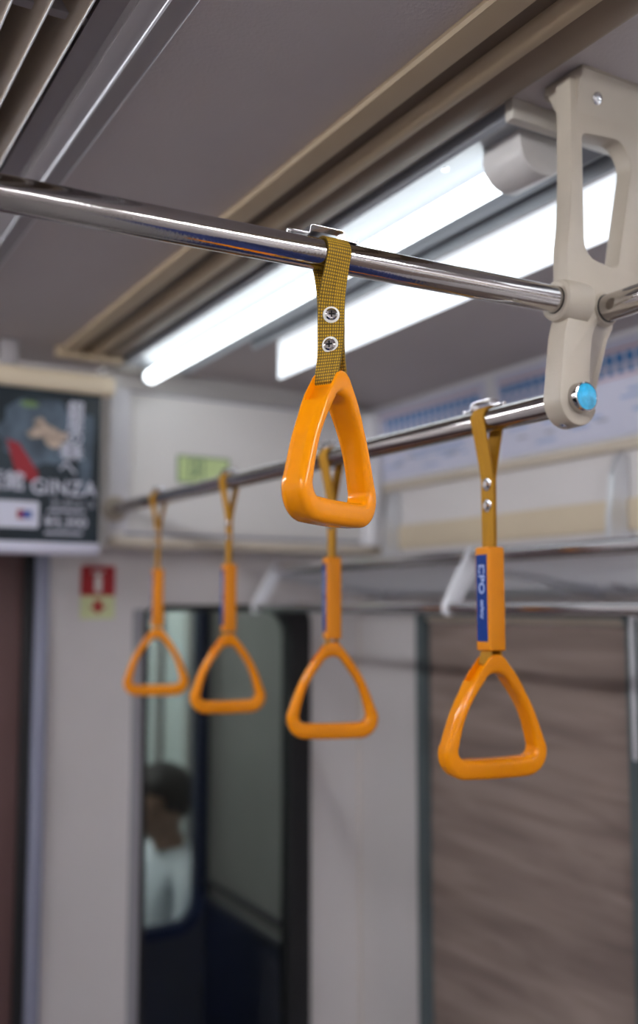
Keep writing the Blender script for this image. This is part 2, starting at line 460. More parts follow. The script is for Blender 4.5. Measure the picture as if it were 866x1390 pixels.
# green emergency sign on it
sg = thing('exit_sign', (1.078, HY-.008, 2.10), 'small pale green sign with a walking figure on the cabinet cover', 'sign')
link('board', plate(rrect(1.003, 1.153, 2.088, 2.158, .003), [], 'y', HY-.0105, HY-.007), 'sign_green', sg)
m = MB(); yy = (HY-.0115, HY-.0105)
m.box(1.035, 1.040, *yy, 2.097, 2.150); m.box(1.035, 1.080, *yy, 2.146, 2.151); m.box(1.076, 1.081, *yy, 2.097, 2.150)
m.lathe((1.060, yy[0], 2.139), (0,1,0), [(0,0), (0,.0055), (.001,.0055)], 12)
m.prism([(1.050,2.128), (1.063,2.133), (1.068,2.126), (1.062,2.112), (1.070,2.098), (1.064,2.098), (1.056,2.111), (1.047,2.100), (1.043,2.104), (1.053,2.117)], 'y', *yy)
link('pictogram', m, 'sign_ink', sg)
link('frame', plate(rrect(1.000, 1.156, 2.085, 2.161, .004), [rrect(1.004, 1.152, 2.089, 2.157, .002)], 'y', HY-.0125, HY-.007), 'sign_ink', sg)

# ---------------------------------------------------------------- red extinguisher sign
sy = YF
fs = thing('extinguisher_sign', (.827, sy, 1.715), 'red and pale yellow fire extinguisher sign with down arrow on the end wall', 'sign')
link('red_panel', plate(rrect(.779, .874, 1.777, 1.858, .003), [], 'y', sy-.003, sy), 'red', fs)
link('yellow_panel', plate(rrect(.779, .874, 1.714, 1.777, .003), [], 'y', sy-.003, sy), 'sign_yellow', fs)
m = MB(); q = (sy-.0042, sy-.003)
m.prism(rrect(.817, .836, 1.786, 1.828, .005), 'y', *q)
m.box(.822, .831, *q, 1.828, 1.836); m.prism([(.808,1.838), (.835,1.836), (.846,1.846), (.835,1.843), (.808,1.843)], 'y', *q)
link('extinguisher_symbol', m, 'sign_white', fs)
m = MB().prism([(.827,1.728), (.852,1.748), (.838,1.748), (.838,1.765), (.816,1.765), (.816,1.748), (.802,1.748)], 'y', *q)
link('arrow', m, 'red', fs)

# ---------------------------------------------------------------- hanging poster
PY = 2.40
po = thing('hanging_poster', (.45, PY, 1.873), 'dark food advertisement poster hung from the ceiling over the brown end door', 'poster')
link('board', MB().box(.145, .757, PY, PY+.006, 1.895, 2.285, .001), 'poster_base', po)
link('top_clip_bar', MB().box(.11, .790, PY-.016, PY+.022, 2.281, 2.333, .012, 3), 'cream', po)
link('bottom_bar', MB().box(.14, .760, PY-.010, PY+.016, 1.873, 1.905, .009, 3), 'bar_white', po)
for xx in (.22, .525):
    link('hanger', MB().box(xx-.02, xx+.02, PY-.005, PY+.012, 2.33, ZC-.001, .003), 'duct_metal', po)
f0, f1 = PY-.0012, PY
def pf(x, y, z): return (x, PY-.0006-z, y)
blob = lambda cx, cz, rx, rz, n=18, ph=0: [(cx+rx*math.cos(2*PI*k/n)*(1+.12*math.sin(3*k+ph)), cz+rz*math.sin(2*PI*k/n)*(1+.12*math.cos(2*k+ph))) for k in range(n)]
# x = .505 + u*.00187 ; z = 2.285-(v-532)*.00183
X = lambda u: .505+u*.00187
Z = lambda v: 2.272-(v-535)*.00181
link('plate_picture', MB().prism(blob(X(52), Z(590), .098, .085), 'y', f0, f1), 'poster_slate', po)
link('slate_stripe', MB().prism([(X(108),Z(560)), (X(124),Z(560)), (X(121),Z(668)), (X(105),Z(668))], 'y', f0, f1), 'poster_slate', po)
m = MB(); 
for cx, cz, rx, rz, ph in ((60,588,20,10,0), (72,600,14,10,1), (52,576,8,7,2), (45,592,10,6,3), (82,592,9,6,4)):
    m.prism(blob(X(cx), Z(cz), rx*.0017, rz*.0017, 12, ph), 'y', PY-.002-.0003*ph, f0)
link('food_picture', m, 'poster_tan', po)
m = MB().prism([(X(10),Z(602)), (X(26),Z(606)), (X(52),Z(645)), (X(50),Z(660)), (X(24),Z(650))], 'y', PY-.0016, f0)
link('red_stripe', m, 'poster_red', po)
link('herb_picture', MB().prism(blob(X(38), Z(552), .022, .008), 'y', PY-.0016, f0), 'poster_green', po)
m = MB().prism(rrect(.30, X(54), Z(720), Z(684), .006), 'y', PY-.0017, f0)
link('card', m, 'poster_text', po)
m = MB().box(X(26), X(37), PY-.0024, PY-.0018, Z(708), Z(696)); link('card_square', m, 'poster_red', po)
m = MB().box(X(33), X(45), PY-.0027, PY-.0025, Z(707), Z(697)); link('card_blue_square', m, 'poster_blue', po)
m = MB()
text(m, 'GINZA', .052, lambda x, y, z: (X(42)+x, PY-.002-z, Z(673)+y), squash=.98, spacing=1.08)
text(m, '飯館', .050, lambda x, y, z: (X(-18)+x, PY-.002-z, Z(668)+y))
for k, ch in enumerate('銀座の味'):
    text(m, ch, .044, lambda x, y, z, k=k: (X(88)+x, PY-.002-z, Z(562+k*20)+y))
for k, ch in enumerate('春へ'):
    text(m, ch, .046, lambda x, y, z, k=k: (X(78)+x, PY-.002-z, Z(622+k*22)+y))
text(m, '¥3,300', .037, lambda x, y, z: (X(61)+x, PY-.002-z, Z(717)+y), squash=1.05)
text(m, 'ランチコース', .019, lambda x, y, z: (X(68)+x, PY-.002-z, Z(689)+y))
m.box(X(66), X(115), f0, f1, Z(696), Z(693)); m.box(X(62), X(112), f0, f1, Z(727), Z(724))
link('lettering', m, 'poster_text', po)

# ---------------------------------------------------------------- ceiling line diffuser (left)
ld = thing('line_diffuser', (.22, 0, ZC), 'dark grey slatted air outlet running along the middle of the ceiling', 'air vent')
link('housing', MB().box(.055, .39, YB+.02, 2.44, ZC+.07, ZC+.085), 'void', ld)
m = MB()
m.prism([(.358,2.392), (.385,2.392), (.388,2.402), (.388,2.44), (.352,2.44)], 'y', YB, 2.44)
link('edge_flange', m, 'duct_metal', ld)
link('flange_bead', MB().cyl((.3865,YB,2.3935), (.3865,2.44,2.3935), .0016, 8), 'alu', ld)
m = MB().prism([(.333,2.3935), (.353,2.3900), (.358,2.3905), (.360,2.42), (.333,2.43)], 'y', YB, 2.44)
link('inner_rail', m, 'duct_metal', ld)
link('rail_bead', MB().cyl((.357,YB,2.388), (.357,2.44,2.388), .0020, 8), 'alu', ld)
m = MB().prism([(.300,2.43), (.335,2.395), (.335,2.43)], 'y', YB, 2.44)
m.box(.30, .335, YB, 2.44, 2.402, 2.41)
link('side_channel', m, 'duct_metal', ld)
for k, xe in enumerate((.2915, .2535, .2155, .1775)):
    m = MB().prism([(xe,2.392), (xe+.001,2.397), (xe-.006,2.408), (xe-.026,2.436), (xe-.031,2.434), (xe-.018,2.412), (xe-.008,2.398)], 'y', YB, 2.44)
    link('slat', m, 'slat_metal', ld)
    link('slat_bead', MB().cyl((xe-.001,YB,2.393), (xe-.001,2.44,2.393), .0012, 8), 'alu', ld)
link('cross_member', MB().box(.08, .30, 1.03, 1.045, 2.405, 2.44), 'duct_metal', ld)
link('cross_member', MB().box(.08, .30, -.3, 1.03, 2.43, 2.445), 'duct_metal', ld)
link('end_cap', MB().box(.06, .39, 2.44, 2.46, 2.385, 2.47, .003), 'duct_metal', ld)

# ---------------------------------------------------------------- beige ceiling mouldings
rb = thing('ceiling_moulding', (.71, 0, 2.36), 'ribbed beige moulding running along the ceiling beside the lamps', 'moulding')
link('flat_rib', MB().prism([(.656,2.400), (.650,2.389), (.653,2.385), (.670,2.382), (.686,2.382), (.690,2.386), (.692,2.400)], 'y', YB, 2.40), 'rib', rb)
link('groove', MB().box(.688, .805, YB, 2.40, 2.394, 2.401), 'rib_shade', rb)
link('bead_rib', MB().prism([(.718,2.400), (.719,2.391), (.724,2.385), (.735,2.381), (.746,2.382), (.750,2.388), (.751,2.400)], 'y', YB, 2.40), 'rib', rb)
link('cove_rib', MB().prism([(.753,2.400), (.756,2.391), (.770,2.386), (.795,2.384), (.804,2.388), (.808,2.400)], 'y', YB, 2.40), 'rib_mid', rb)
link('end_piece', MB().box(.640, .815, 2.40, 2.43, 2.370, 2.401, .006), 'rib', rb)

# ---------------------------------------------------------------- lamp fixtures
def lamp(x, y0, y1, label, mirror=1, panel=True, tube='tube', z=0, grp=None):
    t = thing('ceiling_light', (x, (y0+y1)/2, 2.34+z), label, 'light', grp)
    s = mirror
    def P(pts): return [(x+s*(a-.90), b+z) for a, b in pts]
    # tray
    m = MB().prism(P([(.822,2.400), (.822,2.380), (.828,2.376), (.850,2.384), (.985,2.384), (1.000,2.374), (1.006,2.376), (1.006,2.400)]), 'y', y0, y1)
    link('tray', m, 'fixture', t)
    for ya, yb in ((y0-.012, y0+.004), (y1-.004, y1+.012)):
        link('end_rim', MB().prism(P([(.819,2.400), (.819,2.372), (1.012,2.372), (1.012,2.400)]), 'y', ya, yb, .002), 'fixture_rim', t)
    yt0, yt1 = y0+.10, y1-.03
    link('tube', MB().cyl((x, yt0-.02, 2.355+z), (x, yt1, 2.355+z), .0185, 24, bev=.008), tube, t)
    for (a, b) in ((y0+.022, yt0),):
        pr = [(.862,2.386), (.862,2.368)]+[(.902+.040*math.cos(PI+k/12*PI), 2.362+.034*math.sin(PI+k/12*PI)) for k in range(13)]+[(.942,2.368), (.942,2.386)]
        link('socket_cover', MB().prism(P(pr), 'y', a, b, .004), 'fixture_cover', t)
    link('cover_screw', MB().lathe((x-s*.030, yt0-.0005, 2.352+z), (0,1,0), [(0,0), (0,.005), (.002,.004), (.003,0)], 14), 'steel', t)
    link('tray_screw', MB().lathe((x-s*.05, yt0+.07, 2.384+z), (0,0,-1), [(0,.006), (.002,.005), (.0025,0)], 14), 'steel', t)
    link('socket', MB().cyl((x, yt1-.004, 2.356+z), (x, yt1+.014, 2.356+z), .021, 20, bev=.004), 'fixture', t)
    if panel:
        xa, xb = sorted((x+s*.128, x+s*.140))
        link('reflector_rail', MB().box(xa, xb, y0-.5, y1-.375, 2.366+z, 2.392+z, .004), 'fixture', t)
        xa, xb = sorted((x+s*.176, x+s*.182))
        link('glow_panel', MB().box(xa, xb, y0-.5, y1-.425, 2.290+z, 2.386+z, .002), 'diffuser' if tube == 'tube' else 'panel_white', t)  # white panel given its own glow so it reads fully lit
        xa, xb = sorted((x+s*.140, x+s*.178))
        link('reflector_base', MB().box(xa, xb, y0-.5, y1-.39, 2.390+z, 2.3995+z), 'fixture', t)
        m = MB().cyl((x+s*.150, y0+.02, 2.391+z), (x+s*.150, y0+.02, 2.374+z), .007, 12)
        m.cyl((x+s*.150, y0+.02, 2.376+z), (x+s*.150, y0+.02, 2.369+z), .010, 6)
        link('wing_nut', m, 'black_plastic', t)
    return t
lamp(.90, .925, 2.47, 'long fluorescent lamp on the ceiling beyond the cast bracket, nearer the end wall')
lamp(.90, -1.10, .42, 'fluorescent lamp on the right of the ceiling, behind the camera end', panel=False, tube='tube_strong')
lamp(-.34, .925, 2.47, 'fluorescent lamp on the left of the ceiling, nearer the end wall', mirror=-1, panel=False, tube='tube_strong')
lamp(-.34, -1.10, .42, 'fluorescent lamp on the left of the ceiling, middle of the car', mirror=-1, panel=False, tube='tube_strong')
lamp(-.34, -2.95, -1.50, 'fluorescent lamp on the left of the ceiling, rear of the car', mirror=-1, panel=False, tube='tube_strong')
lamp(.90, -2.95, -1.50, 'fluorescent lamp on the right of the ceiling, rear of the car', panel=False, tube='tube_strong')

# ---------------------------------------------------------------- cast bracket
XRAIL, YRAIL = .829, .833
bk = thing('rail_bracket', (.86, .84, 1.955), 'pale cast metal bracket joining three grab rails under the ceiling', 'bracket')
def fil(pts, r, n=5):
    out = []
    for i, p in enumerate(pts):
        p = Vector(p); a = Vector(pts[i-1]); b = Vector(pts[(i+1) % len(pts)])
        rr = r[i] if isinstance(r, list) else r
        d1 = (a-p); d2 = (b-p); l = min(rr, d1.length*.45, d2.length*.45)
        p1 = p+d1.normalized()*l; p2 = p+d2.normalized()*l
        for k in range(n+1):
            t = k/n; out.append(tuple(p1*(1-t)**2+p*2*t*(1-t)+p2*t*t))
    return out
FY = .822
outer = fil([(.829,2.386), (.8285,2.315), (.8265,2.250), (.8235,2.205), (.818,2.172), (.8175,2.150), (.8175,2.125), (.8165,2.085), (.812,2.064),
             (.851,2.062), (.862,2.086), (.885,2.096), (.925,2.112), (.938,2.150), (.946,2.21), (.958,2.29), (.968,2.386)],
            [.0,.02,.02,.02,.012,.01,.005,.01,.005,.008,.01,.01,.015,.02,.02,.02,0], 4)
hole = fil([(.845,2.166), (.893,2.158), (.902,2.163), (.932,2.300), (.914,2.327), (.846,2.320)], [.022,.006,.006,.026,.018,.008], 5)
link('frame', plate(outer, [hole], 'y', FY, FY+.024, .003), 'cast', bk)
# arm with a raking right-hand face
AZ = 1.990; AR = .0300; AXc = .8295
fr = [(.8175,2.120), (.8160,2.088), (.8095,2.066), (.8045,2.030), (.7995,1.990)]
bkp = list(fr)
for k in range(1, 14):
    a = PI+k/14*PI*.96
    fr.append((AXc+AR*math.cos(a), AZ+AR*1.05*math.sin(a))); bkp.append((AXc+AR*math.cos(a)+.005*(k/14)**2, AZ+AR*1.05*math.sin(a)))
fr += [(.8515,1.995), (.8495,2.020), (.8515,2.045), (.8550,2.068), (.8650,2.090), (.880,2.120)]
bkp += [(.8680,1.995), (.8830,2.030), (.8960,2.056), (.9060,2.076), (.9170,2.093), (.922,2.120)]
link('arm', loft2(fr, bkp, FY-.001, FY+.030, .0035), 'cast', bk)
link('back_web', MB().prism([(.875,2.06), (.9085,2.092), (.880,2.005), (.868,1.99)], 'y', FY+.022, FY+.036, .001), 'cast', bk)
# bosses for the rails
link('boss', MB().lathe((.806,.833,2.1085), (1,0,0), [(.001,0), (.001,.0150), (0,.0165), (.0,.0205), (.0025,.0240), (.008,.0255), (.020,.0262), (.040,.0262), (.040,0)], 36), 'cast', bk)
link('boss', MB().lathe((.878,FY-.003,2.1055), (0,1,0), [(0,0), (0,.0185), (.003,.0205), (.008,.0215), (.012,0)], 32), 'cast', bk)
link('rail_seat_ring', MB().lathe((.8050,.833,2.1085), (1,0,0), [(0,.0150), (0,.0163), (.004,.0163)], 28), 'rubber', bk)
link('rail_seat_ring', MB().lathe((.878,FY-.0045,2.1055), (0,1,0), [(0,.0160), (0,.0172), (.004,.0172)], 28), 'rubber', bk)
# ceiling flange: raking face rising to a rounded lip
fl = [(FY+.001,2.332), (FY+.024,2.332), (FY+.055,2.3995), (FY-.010,2.3995), (FY-.013,2.394), (FY-.010,2.386), (FY-.002,2.372)]
link('ceiling_flange', MB().prism(fl, 'x', .838, .985, .003), 'cast', bk)
link('ceiling_flange_foot', plate(rrect(.842, .995, FY-.012, FY+.065, .012), [], 'z', 2.390, 2.3996, .003), 'cast', bk)
def screw(mb, p, d, r=.0075, h=.003):
    mb.lathe(p, d, [(0,r), (h*.4,r), (h*.9,r*.75), (h,r*.45), (h*.55,r*.3), (h*.5,0)], 20)
m = MB(); screw(m, (.871,FY-.0025,2.368), (0,-1,-.3)); link('screw', m, 'steel', bk)
m = MB(); screw(m, (.836,FY-.001,2.112), (0,-1,0), .0060); link('screw', m, 'steel', bk)
m = MB(); screw(m, (.818,FY+.014,1.9605), (-.3,0,-1), .0050); link('screw', m, 'steel', bk)
pin = link('pin', MB().lathe((.8295,FY-.0005,1.991), (0,-1,0), [(0,.0180), (.009,.0180), (.0125,.0172), (.0130,.0160), (.0124,.0155), (.0124,0)], 40), 'chrome', bk)
link('blue_end_cap', MB().lathe((.8295,FY-.0128,1.991), (0,-1,0), [(0,0), (0,.0155), (.0010,.0152), (.0020,.011), (.0024,0)], 36), 'blue_cap', pin)

# ---------------------------------------------------------------- grab rails
def railobj(name, p0, p1, r, label):
    o = link(name, MB().cyl(p0, p1, r, 48), 'chrome'); return tag(o, label, 'grab rail')
R = .0158
railobj('grab_rail', (-1.119, YRAIL, 2.0833), (.8065, YRAIL, 2.1088), R, 'chrome rail crossing the car overhead and carrying the nearest hand strap')
railobj('grab_rail', (.878, YB+.001, 2.1055), (.878, FY-.003, 2.1055), R+.0006, 'chrome rail running towards the viewer from the cast bracket, at the right edge')
railobj('grab_rail', (XRAIL, FY+.031, 1.990), (XRAIL, HY-.0005, 2.004), R, 'chrome rail running from the bracket foot to the end wall, carrying four straps')
t = tag(link('rail_mount', MB().lathe((XRAIL,HY,2.004), (0,-1,0), [(0,.034), (.006,.034), (.010,.024), (.028,.021), (.030,.0155)], 28), 'cast'), 'round mount holding the long rail on the end wall beside the poster', 'bracket')

# ---------------------------------------------------------------- hand straps
def rtri(Wd, z0, z1, ra, rb, bulge, na=14, ns=22, nb=14, nbot=14):
    """closed outline, starts at the left of the apex arc and goes clockwise seen with +e right; returns (e,z) and kind"""
    A = Vector((0, z1-ra)); B = Vector((-Wd/2+rb, z0+rb)); Cc = Vector((Wd/2-rb, z0+rb))
    d = (B-A); L = d.length; base = math.atan2(d.y, d.x)     # towards lower left
    # outward normal angle of the left side for tangent circles
    off = math.asin((rb-ra)/L)
    angL = base-PI/2 - off if False else base - PI/2 - 0
    # left side normal points to upper-left
    nl = math.atan2(d.x*-1, d.y) if False else None
    phi = PI/2+ (PI/2-abs(0)) if False else None
    n = Vector((d.y, -d.x)).normalized()          # candidates
    if n.x > 0: n = -n
    aL = math.atan2(n.y, n.x)
    aL = aL - off if True else aL
    # choose sign so that tangent holds: (B+rb n) - (A+ra n) perpendicular to n
    best = min((abs(((B+rb*Vector((math.cos(a),math.sin(a))))-(A+ra*Vector((math.cos(a),math.sin(a))))).dot(Vector((math.cos(a),math.sin(a))))), a) for a in (math.atan2(n.y,n.x)-off, math.atan2(n.y,n.x)+off))
    aL = best[1] % (2*PI); aR = (PI-aL)
    pts = []
    arc = lambda c, r, a0, a1, k: [c+r*Vector((math.cos(a0+(a1-a0)*i/k), math.sin(a0+(a1-a0)*i/k))) for i in range(k)]
    def side(p, q, k, nrm):
        return [p.lerp(q, i/k)+nrm*(bulge*math.sin(PI*i/k)) for i in range(k)]
    u = lambda a: Vector((math.cos(a), math.sin(a)))
    pts += arc(A, ra, aL, aR, na)
    pts += side(A+ra*u(aR), Cc+rb*u(aR), ns, u(aR))
    pts += arc(Cc, rb, aR, -PI/2, nb)
    pts += side(Cc+rb*u(-PI/2), B+rb*u(-PI/2), nbot, u(-PI/2)*.15)
    pts += arc(B, rb, -PI/2, aL-2*PI, nb)
    pts += side(B+rb*u(aL), A+ra*u(aL), ns, u(aL))
    return pts, na, ns, nb, nbot

RW, RH, RT = .149, .155, .0300
def ring_mesh(origin, e, n):
    O, na, ns, nb, nbot = rtri(RW, 0, RH, .0170, .031, .0065)
    I, *_ = rtri(.110, .0250, .131, .0200, .0115, .0060)
    N = len(O); mb = MB(); rows = []
    up = Vector((0,0,1))
    for i in range(N):
        o, q = O[i], I[i]; dr = (o-q); L = dr.length; dr = dr/L
        # distance (in stations) from the apex centre
        k = min(abs(i-na/2), N-abs(i-na/2))
        near = max(0, min(1, (16-k)/5.))
        ro = .0085*(1-near)+.0026*near
        d = 0
        if 3.5 <= k <= na/2+5.5: d = min(.022, L*.55)
        h = RT/2; ri = .0075
        wn = h-ro
        sec = [(L, -wn), (L-d, -wn*1.0), (L-d, wn*1.0), (L, wn)]
        for j in range(1, 6):
            a = PI/2*(1-j/5); sec.append((L-ro+ro*math.sin(PI/2-(PI/2-a)) if False else L-ro+ro*math.cos(PI/2-a) , h-ro+ro*math.sin(PI/2-a)) )
        # inner corner
        for j in range(6):
            a = PI/2*j/5; sec.append((ri-ri*math.sin(a), h-ri+ri*math.cos(a)))
        for j in range(6):
            a = PI/2*j/5; sec.append((ri-ri*math.cos(a), -(h-ri)-ri*math.sin(a)))
        for j in range(5):
            a = PI/2*j/5; sec.append((L-ro+ro*math.sin(a), -(h-ro)-ro*math.cos(a)))
        row = []
        for (r, w) in sec:
            p2 = q+dr*r
            row.append(mb.bm.verts.new(Vector(origin)+e*p2.x+up*p2.y+n*w))
        rows.append(row)
    M = len(rows[0])
    for i in range(N):
        A, B = rows[i], rows[(i+1) % N]
        for k in range(M):
            mb.bm.faces.new([A[k], A[(k+1) % M], B[(k+1) % M], B[k]])
    return mb

def strap(px, py, pz, rdir, az, drop, label, sleeve=True, web='web', clip_shift=0.0, group=None, rivets=(.084,.112), tilt=0.0, lean=(0,0)):
    """px,py,pz rail axis point. rdir 'x'/'y' rail direction. az: heading of the ring plane. drop: rail axis -> ring apex"""
    a = math.radians(az); e = Vector((math.sin(a), math.cos(a), 0)); n = Vector((math.cos(a), -math.sin(a), 0))
    rd = Vector((1,0,0)) if rdir == 'x' else Vector((0,1,0))
    side = Vector((0,-1,0)) if rdir == 'x' else Vector((-1,0,0))     # towards the viewer
    if n.dot(rd) < 0: nn = -n
    else: nn = n
    # leg leaving the viewer side ends on the flank nearer the viewer
    es = e if e.dot(side) > 0 else -e
    up = Vector((0,0,1)); c = Vector((px, py, pz)); lv = Vector((lean[0], lean[1], 0))
    t = thing('hand_strap', (px, py, pz-drop-RH), label, 'hand strap', group)
    ap = c-up*drop+lv      # apex of the ring
    r = R+.0016
    hw = .0013
    merge = rivets[0]-.006
    def leg(sg):
        out = []
        out.append((c+side*sg*r, rd))
        N1 = 10
        for i in range(1, N1+1):
            f = i/N1; z = merge*f
            x = r*(1-f)**1.15+ .0016*f if True else 0
            ff = f*f*(3-2*f)
            tw = (z/(drop+.012)); tw = tw*tw*(3-2*tw)
            wd = rd.lerp(nn, tw).normalized(); perp = wd.cross(up); perp = perp if perp.dot(side) > 0 else -perp
            out.append((c+lv*(z/drop)+perp*sg*x-up*z, wd))
        zs = [merge+(drop-.010-merge)*k/8 for k in range(1, 9)]
        for k, z in enumerate(zs):
            tw = z/(drop+.012); tw = tw*tw*(3-2*tw)
            wd = rd.lerp(nn, tw).normalized(); perp = wd.cross(up); perp = perp if perp.dot(side) > 0 else -perp
            f = max(0, (k-3)/5); sp = .0016+.0055*f*f
            out.append((c+lv*(z/drop)+perp*sg*sp-up*z, wd))
        out.append((ap+es*sg*.0090-up*.004, nn))
        out.append((ap+es*sg*.0108-up*.012, nn))
        out.append((ap+es*sg*.0075-up*.0175, nn))
        return out
    front = leg(1); back = leg(-1)
    path = [(ap-up*.0185, nn)]+front[::-1]
    for k in range(1, 10):
        th = PI*k/10; path.append((c+side*r*math.cos(th)+up*r*math.sin(th), rd))
    path += back+[(ap-up*.0190, nn)]
    # smooth
    P0 = [p for p, _ in path]
    link('webbing', MB().strip(P0, [w for _, w in path], .0275 if not sleeve else .0265, .0021), web, t)
    for q in rivets:
        tw = q/(drop+.012); tw = tw*tw*(3-2*tw)
        wd = rd.lerp(nn, tw).normalized(); perp = wd.cross(up); perp = perp if perp.dot(side) > 0 else -perp
        p = c+lv*(q/drop)-up*q+perp*.0026
        mb = MB(); mb.lathe(p, perp, [(0,.0085), (.0010,.0085), (.0016,.0074), (.0016,.0062)], 28)
        rv = link('rivet_washer', mb, 'sign_white' if not sleeve else 'steel', t)
        mb = MB(); mb.lathe(p+perp*.0008, perp, [(0,.0064), (.0018,.0062), (.0032,.0045), (.0034,0)], 28)
        link('screw_head', mb, 'chrome', rv)
        if not sleeve:
            mb = MB()
            for u1, u2 in ((wd, up), (up, wd)):
                pc = p+perp*.0042; hh = []
                for (aa, bb, cc2) in [(x, y, z) for z in (-1,1) for (x, y) in ((-1,-1),(1,-1),(1,1),(-1,1))]:
                    hh.append(mb.bm.verts.new(pc+u1*aa*.0032+u2*bb*.0007+perp*cc2*.0003))
                for f in ((0,1,2,3),(4,5,6,7),(0,1,5,4),(1,2,6,5),(2,3,7,6),(3,0,4,7)): mb.bm.faces.new([hh[i] for i in f])
            link('cross_slot', mb, 'void', rv)
        mb = MB(); mb.lathe(p-perp*.0052, -perp, [(0,.0070), (.0012,.0068), (.0022,.004), (.0024,0)], 20)
        link('rivet', mb, 'steel', t)
    rm = ring_mesh(ap-up*RH, e, n)
    link('ring_handle', rm, 'orange', t, ang=50)
    # wire clip on top of the rail
    cz = R+.0040
    pr = [(-.040,.0005), (-.021,.0008), (-.0195,.0085), (-.017,.0098), (.017,.0098), (.0195,.0085), (.021,.0008), (.036,.0003), (.0365,.0030)]
    pts = [c+rd*(x+clip_shift)+up*(R+.0008+z) for x, z in pr]
    mb = MB(); mb.strip(pts, [side]*len(pts), .014, .0013); link('rail_clip', mb, 'steel', t)
    pts2 = [c+rd*(x+clip_shift)+up*(R+.0012)+side*y for x, y in ((-.022,.005), (-.036,.004), (-.042,.0022))]
    mb = MB(); mb.sweep(pts2, .0016, 8); mb.lathe(pts2[-1]-rd*.003, rd, [(0,0), (.0005,.0022), (.004,.0026), (.005,0)], 12)
    link('clip_wire', mb, 'steel', t)
    if sleeve:
        st, sb = .166, drop-.004
        ws, ds = .0345, .0205          # wide face across the band, thin the other way
        tw = ((st+sb)/2/(drop+.012)); tw = tw*tw*(3-2*tw)
        wd = rd.lerp(nn, .80).normalized(); pd = wd.cross(up); pd = pd if pd.dot(side) > 0 else -pd
        def loc(a_, b_, z): return c+lv*(z/drop)+wd*a_+pd*b_-up*z
        tmp = bmesh.new()
        hx, hy = ds/2, ws/2
        # outline in (wd, pd)
        ol = rrect(-.0165, .0165, -.0125, .0125, .0035, 4)
        rows = []
        for z, sh in ((st,.86), (st+.0015,1), (sb-.0015,1), (sb,.86)):
            rows.append([tmp.verts.new(loc(a_*sh, b_*sh, z)) for a_, b_ in ol])
        for A, B in zip(rows, rows[1:]):
            for k in range(len(ol)): tmp.faces.new([A[k], A[(k+1) % len(ol)], B[(k+1) % len(ol)], B[k]])
        tmp.faces.new(rows[0]); tmp.faces.new(rows[-1][::-1])
        mb = MB(); mb.merge(tmp); sl = link('sleeve', mb, 'orange_sleeve', t)
        # blue label on the viewer-side wide face
        mb = MB(); q = []
        for z in (st+.010, sb-.012):
            for a_, b_ in ((-.0125,.0126), (.0125,.0126), (.0125,.0130), (-.0125,.0130)): q.append(mb.bm.verts.new(loc(a_, b_, z)))
        for f in ((0,1,2,3), (4,5,6,7), (0,1,5,4), (1,2,6,5), (2,3,7,6), (3,0,4,7)): mb.bm.faces.new([q[i] for i in f])
        lb = link('blue_label', mb, 'blue_label', sl)
        # lettering runs along the label
        right = wd if (up.cross(wd)).dot(pd) > 0 else -wd
        right = wd if wd.cross(up).dot(pd) > 0 else -wd
        mb = MB()
        text(mb, 'i', .020, lambda x, y, z: loc(0, .0131+z, st+.022+x)+right*(-.006+y))
        text(mb, 'CPO', .019, lambda x, y, z: loc(0, .0131+z, st+.022+x)+right*(-.006+y))
        text(mb, 'safety', .0105, lambda x, y, z: loc(0, .0131+z, st+.068+x)+right*(-.002+y))
        mb2 = mb
        link('label_lettering', mb2, 'label_white', lb)
    return t

strap(.499, YRAIL, 2.1049, 'x', 61, .1205, 'orange hand strap with brown webbing nearest the viewer, hanging from the cross rail',
      sleeve=False, web='web_front', clip_shift=-.008, rivets=(.062,.093))
zr = lambda y: 1.990+(y-.84)/1.66*.014
labs = ['orange triangular hand strap with a blue label, first from the cast bracket',
        'orange hand strap directly behind the nearest handle, second from the cast bracket',
        'orange hand strap on the long rail, third from the bracket, below the pale green sign',
        'smallest and farthest orange hand strap, nearest the end wall and the red sign']
for (yy, az, lb) in ((.985, 99, labs[0]), (1.382, 112, labs[1]), (1.782, 104, labs[2]), (2.175, 106, labs[3])):
    strap(XRAIL, yy, zr(yy), 'y', az, .303, lb, clip_shift=.006, group='hand straps on the long rail')

# ---------------------------------------------------------------- luggage rack
rk = thing('luggage_rack', (1.45, .7, 1.74), 'chrome luggage rack with mesh shelf along the window wall', 'rack')
XU, ZU, XW, ZW = 1.30, 1.853, 1.237, 1.745
link('upper_rail', MB().cyl((XU,YB+.3,ZU), (XU,2.46,ZU), .0150, 32), 'rack_chrome', rk)
link('lower_rail', MB().cyl((XW,YB+.3,ZW), (XW,2.484,ZW), .0125, 32), 'rack_chrome', rk)
def stay(y, dy=.0):
    q = [(XU+.012,ZU+.019), (XU-.006,ZU+.018), (XW-.016,ZW+.004), (XW-.012,ZW-.014), (XW+.004,ZW-.016), (XW+.012,ZW-.004)]
    q = fil([(XU+.016,ZU+.016), (XU-.008,ZU+.020), (XW-.018,ZW+.004), (XW-.012,ZW-.018), (XW+.010,ZW-.014), (XU+.012,ZU-.010)], .008, 3)
    return MB().prism(q, 'y', y-.0075, y+.0075, .003)
